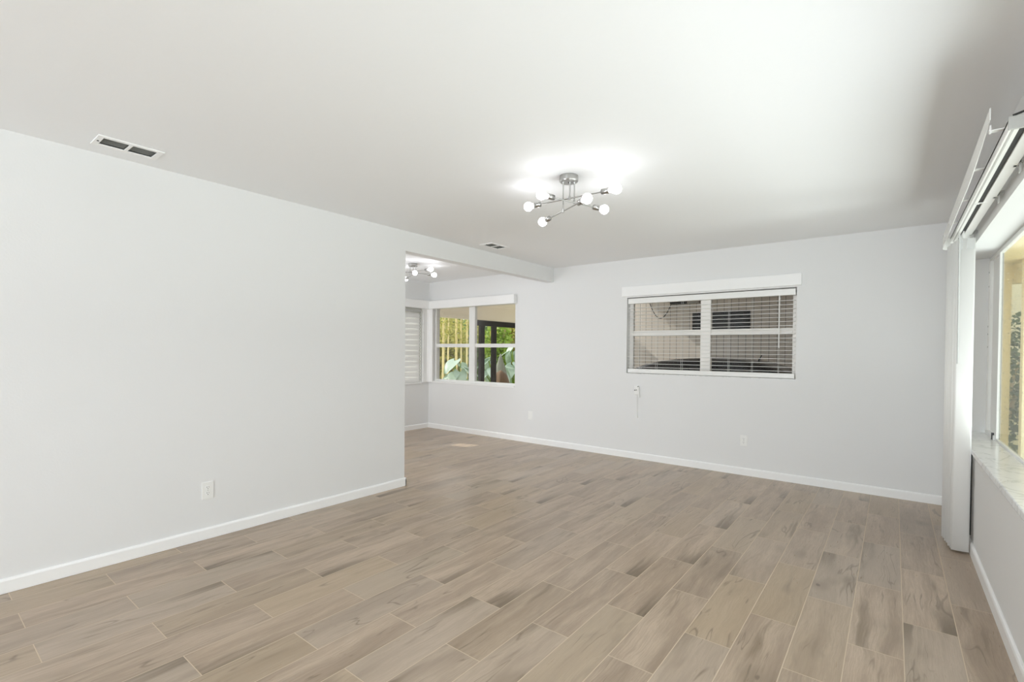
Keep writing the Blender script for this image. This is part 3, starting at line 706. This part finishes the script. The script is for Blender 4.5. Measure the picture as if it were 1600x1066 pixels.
for ya, yb in ((8.40, 8.54), (8.84, 8.97), (11.2, 11.3)): MB().box(-7.54, -7.47, ya, yb, -0.2, 1.88).build('post', 'bronze_frame', ps)
MB().box(-7.54, -7.47, 8.28, 12.0, -0.2, -0.1).build('bottom_rail', 'bronze_frame', ps)

# plants
def rot_rand(): return Matrix.Rotation(rnd.uniform(0, 2*PI), 3, 'Z') @ Matrix.Rotation(rnd.gauss(0, 0.7), 3, 'X') @ Matrix.Rotation(rnd.gauss(0, 0.7), 3, 'Y')
def leaves(mb, c, r, n, size, asp=0.4):
    for _ in range(n):
        d = Vector((rnd.gauss(0, 1), rnd.gauss(0, 1), rnd.gauss(0, 1))).normalized()*(rnd.random()**0.4)
        p = Vector(c)+Vector((d.x*r[0], d.y*r[1], d.z*r[2])); s = size*rnd.uniform(0.6, 1.4); M = rot_rand()
        q = [Vector((0, 0, 0)), Vector((s*asp, s*0.45, 0.1*s)), Vector((0, s, 0)), Vector((-s*asp, s*0.45, 0.1*s))]
        mb.add([p+M @ v for v in q], [(0, 1, 2, 3)])
    return mb
def bush(name, c, r, n, size, material, label, cat='bush', group=None, asp=0.4):
    root = empty(name, (c[0], c[1], -0.3)); tag(root, label, cat, group)
    m = MB()
    for k in range(5):
        a = rnd.uniform(0, 2*PI); m.tube([(c[0], c[1], -0.3), (c[0]+r[0]*.3*math.cos(a), c[1]+r[1]*.3*math.sin(a), c[2]), (c[0]+r[0]*.6*math.cos(a), c[1]+r[1]*.6*math.sin(a), c[2]+r[2]*.6)], [.04, .025, .01], 6)
    m.build('stem', 'trunk_bark', root)
    leaves(MB(), c, r, n, size, asp).build('foliage', material, root)
    return root
bush('tall_shrub', (-13.5, 13.2, 1.25), (0.9, 0.8, 1.35), 3600, 0.14, 'leaf_yellow', 'yellow-green leafy shrub behind the leftmost garden canes')
bush('tall_shrub', (-13.9, 15.3, 1.35), (0.8, 0.7, 1.45), 3600, 0.15, 'leaf_green', 'mid-green shrub behind the right end of the garden canes')
bush('tall_shrub', (-11.1, 13.4, 1.4), (0.55, 0.5, 1.1), 2800, 0.11, 'leaf_lime', 'bright lime shrub between the dark screen posts')
bush('tall_shrub', (-12.1, 15.8, 1.4), (0.7, 0.65, 1.55), 3600, 0.15, 'leaf_yellow', 'olive shrub behind the right screen opening')
bush('garden_tree', (-16.8, 16.2, 1.7), (1.5, 1.2, 1.9), 4400, 0.19, 'leaf_green', 'dense green tree behind the yellow-green shrub', 'tree')
bush('garden_tree', (-15.0, 18.6, 1.8), (1.75, 1.2, 2.0), 4400, 0.19, 'leaf_dark', 'dark tree behind the olive shrub', 'tree')
# bamboo canes
for k in range(9):
    x = -12.05+0.19*k; y = 11.0+0.35*(k % 3)+0.1*k; ln = rnd.uniform(-.07, .07); r_ = rnd.uniform(.02, .04)
    rt = empty('bamboo_cane', (x, y, -.3)); tag(rt, 'pale yellow upright cane in the garden clump beyond the porch', 'bamboo', 'bamboo canes beyond the porch')
    pts = []; rs = []
    for j in range(11):
        z = -.3+j*.28; pts += [(x+ln*z/3, y, z), (x+ln*(z+.02)/3, y, z+.02)]; rs += [r_*1.15, r_]
    MB().tube(pts, rs, 8).build('cane', 'bamboo_cane', rt)
    leaves(MB(), (x+ln*.8, y, 2.0), (.09, .09, .7), 70, .16, .12).build('foliage', 'leaf_yellow', rt)
# elephant ear leaves
def big_leaf(mb, base, yaw_, tilt, L):
    n = 10; M = Matrix.Rotation(yaw_, 3, 'Z') @ Matrix.Rotation(tilt, 3, 'X'); rows = []
    for i in range(n+1):
        t = i/n; wv = L*0.42*math.sin(PI*min(1, (t*0.93+0.07))**0.75)*(1-0.15*t)
        droop = -0.35*L*t*t
        rows.append([Vector((s*wv, t*L-0.22*L*(abs(s)**2)*(1-t)*1.2, droop+0.10*wv*abs(s)-0.012*L*math.sin(s*9))) for s in (-1, -.5, 0, .5, 1)])
    vs = [Vector(base)+M @ v for r in rows for v in r]
    mb.add(vs, [(i*5+k, i*5+k+1, (i+1)*5+k+1, (i+1)*5+k) for i in range(n) for k in range(4)], True)
def elephant(x, y, top, n, label):
    rt = empty('elephant_ear', (x, y, -.3)); tag(rt, label, 'plant')
    for k in range(n):
        ya = 2*PI*k/n*1.618+rnd.uniform(-.3, .3); h = top*(0.35+0.65*(k+.5)/n)*rnd.uniform(.92, 1.05); out = .30-.16*k/n
        b = Vector((x, y, h))+Matrix.Rotation(ya, 3, 'Z') @ Vector((0, out, 0)); L = rnd.uniform(.42, .62)
        MB().tube([(x, y, -.3), (x+(b.x-x)*.4, y+(b.y-y)*.4, h*.6), b], [.03, .022, .012], 8).build('stalk', 'leaf_lime', rt)
        m = MB(); big_leaf(m, b, ya, rnd.uniform(-.75, -.25), L); m.build('leaf', 'leaf_glaucous', rt)
elephant(-10.2, 10.45, 1.12, 12, 'big pale blue-green leafed plant in front of the garden canes')
elephant(-9.95, 11.8, 1.15, 10, 'pale leafed plant between the two dark screen posts')
elephant(-10.0, 13.0, 1.42, 12, 'tall pale leafed plant arching behind the pointed rock')
def lump_obj(name, c, r, seed, material, label, cat, peak=0.0, amp=.12):
    m = MB(); rr_ = random.Random(seed); ph = [rr_.uniform(0, 6) for _ in range(6)]; nu, nv = 28, 14; vs = []
    for j in range(nv+1):
        t = j/nv
        for k in range(nu):
            a = 2*PI*k/nu; q = ((1-t)+0.03 if peak else (max(0, 1-t*t))**.5+.02)*(1+amp*math.sin(3*a+ph[0])+amp*.6*math.sin(7*a+ph[1]+5*t)+amp*.4*math.sin(13*a+ph[2]+11*t))
            vs.append((c[0]+r[0]*q*math.cos(a), c[1]+r[1]*q*math.sin(a), c[2]+r[2]*t))
    m.add(vs, [(j*nu+k, j*nu+(k+1) % nu, (j+1)*nu+(k+1) % nu, (j+1)*nu+k) for j in range(nv) for k in range(nu)]+[tuple(range(nv*nu, nv*nu+nu))], True)
    return tag(m.build(name, material), label, cat)
lump_obj('pointed_stone', (-8.47, 10.35, -.31), (.52, .34, 1.53), 3, 'stone_grey', 'grey pointed rock among the garden plants right of the screen posts', 'rock', peak=1, amp=.05)
lump_obj('tree_stump', (-7.90, 9.66, -.31), (.32, .29, 1.12), 5, 'stump_brown', 'brown shaggy stump in front of the pointed rock', 'stump', amp=.10)

# side yard seen through the right picture window
struct(box(0.70, 8.0, -4, BY+0.2, -0.45, -0.30).build('ground_right', 'grass_green'), 'side yard ground')
pw = empty('porch_posts', (1.0, 8.0, -0.3))
bpy.data.objects.remove(pw)
o = box(0.975, 1.052, 7.93, 8.05, -0.3, 2.36).build('porch_post', 'cream_wood'); tag(o, 'weathered cream post just beyond the right picture window', 'post')
o = box(1.105, 1.32, 7.6, 7.75, -0.3, 2.36).build('porch_post', 'cream_paint'); tag(o, 'pale cream board post at the right edge, outside the picture window', 'post')
struct(box(0.72, 2.4, 4.9, 8.2, 2.36, 2.46).build('eave_soffit', 'cream_wood'), 'cream soffit outside the right window')
struct(box(0.86, 2.4, 8.05, 8.2, 2.14, 2.36).build('eave_beam', 'cream_wood'), 'cream beam outside the right window')
bush('leafy_bush', (1.35, 11.2, 0.8), (0.8, 0.7, 1.2), 2600, 0.09, 'leaf_dark', 'dark bush in the gap between the two cream posts')
struct(box(0.66, 3.0, 12.4, 12.5, -0.3, 3.0).build('fence_right', 'cream_paint'), 'pale wall beyond the side yard')
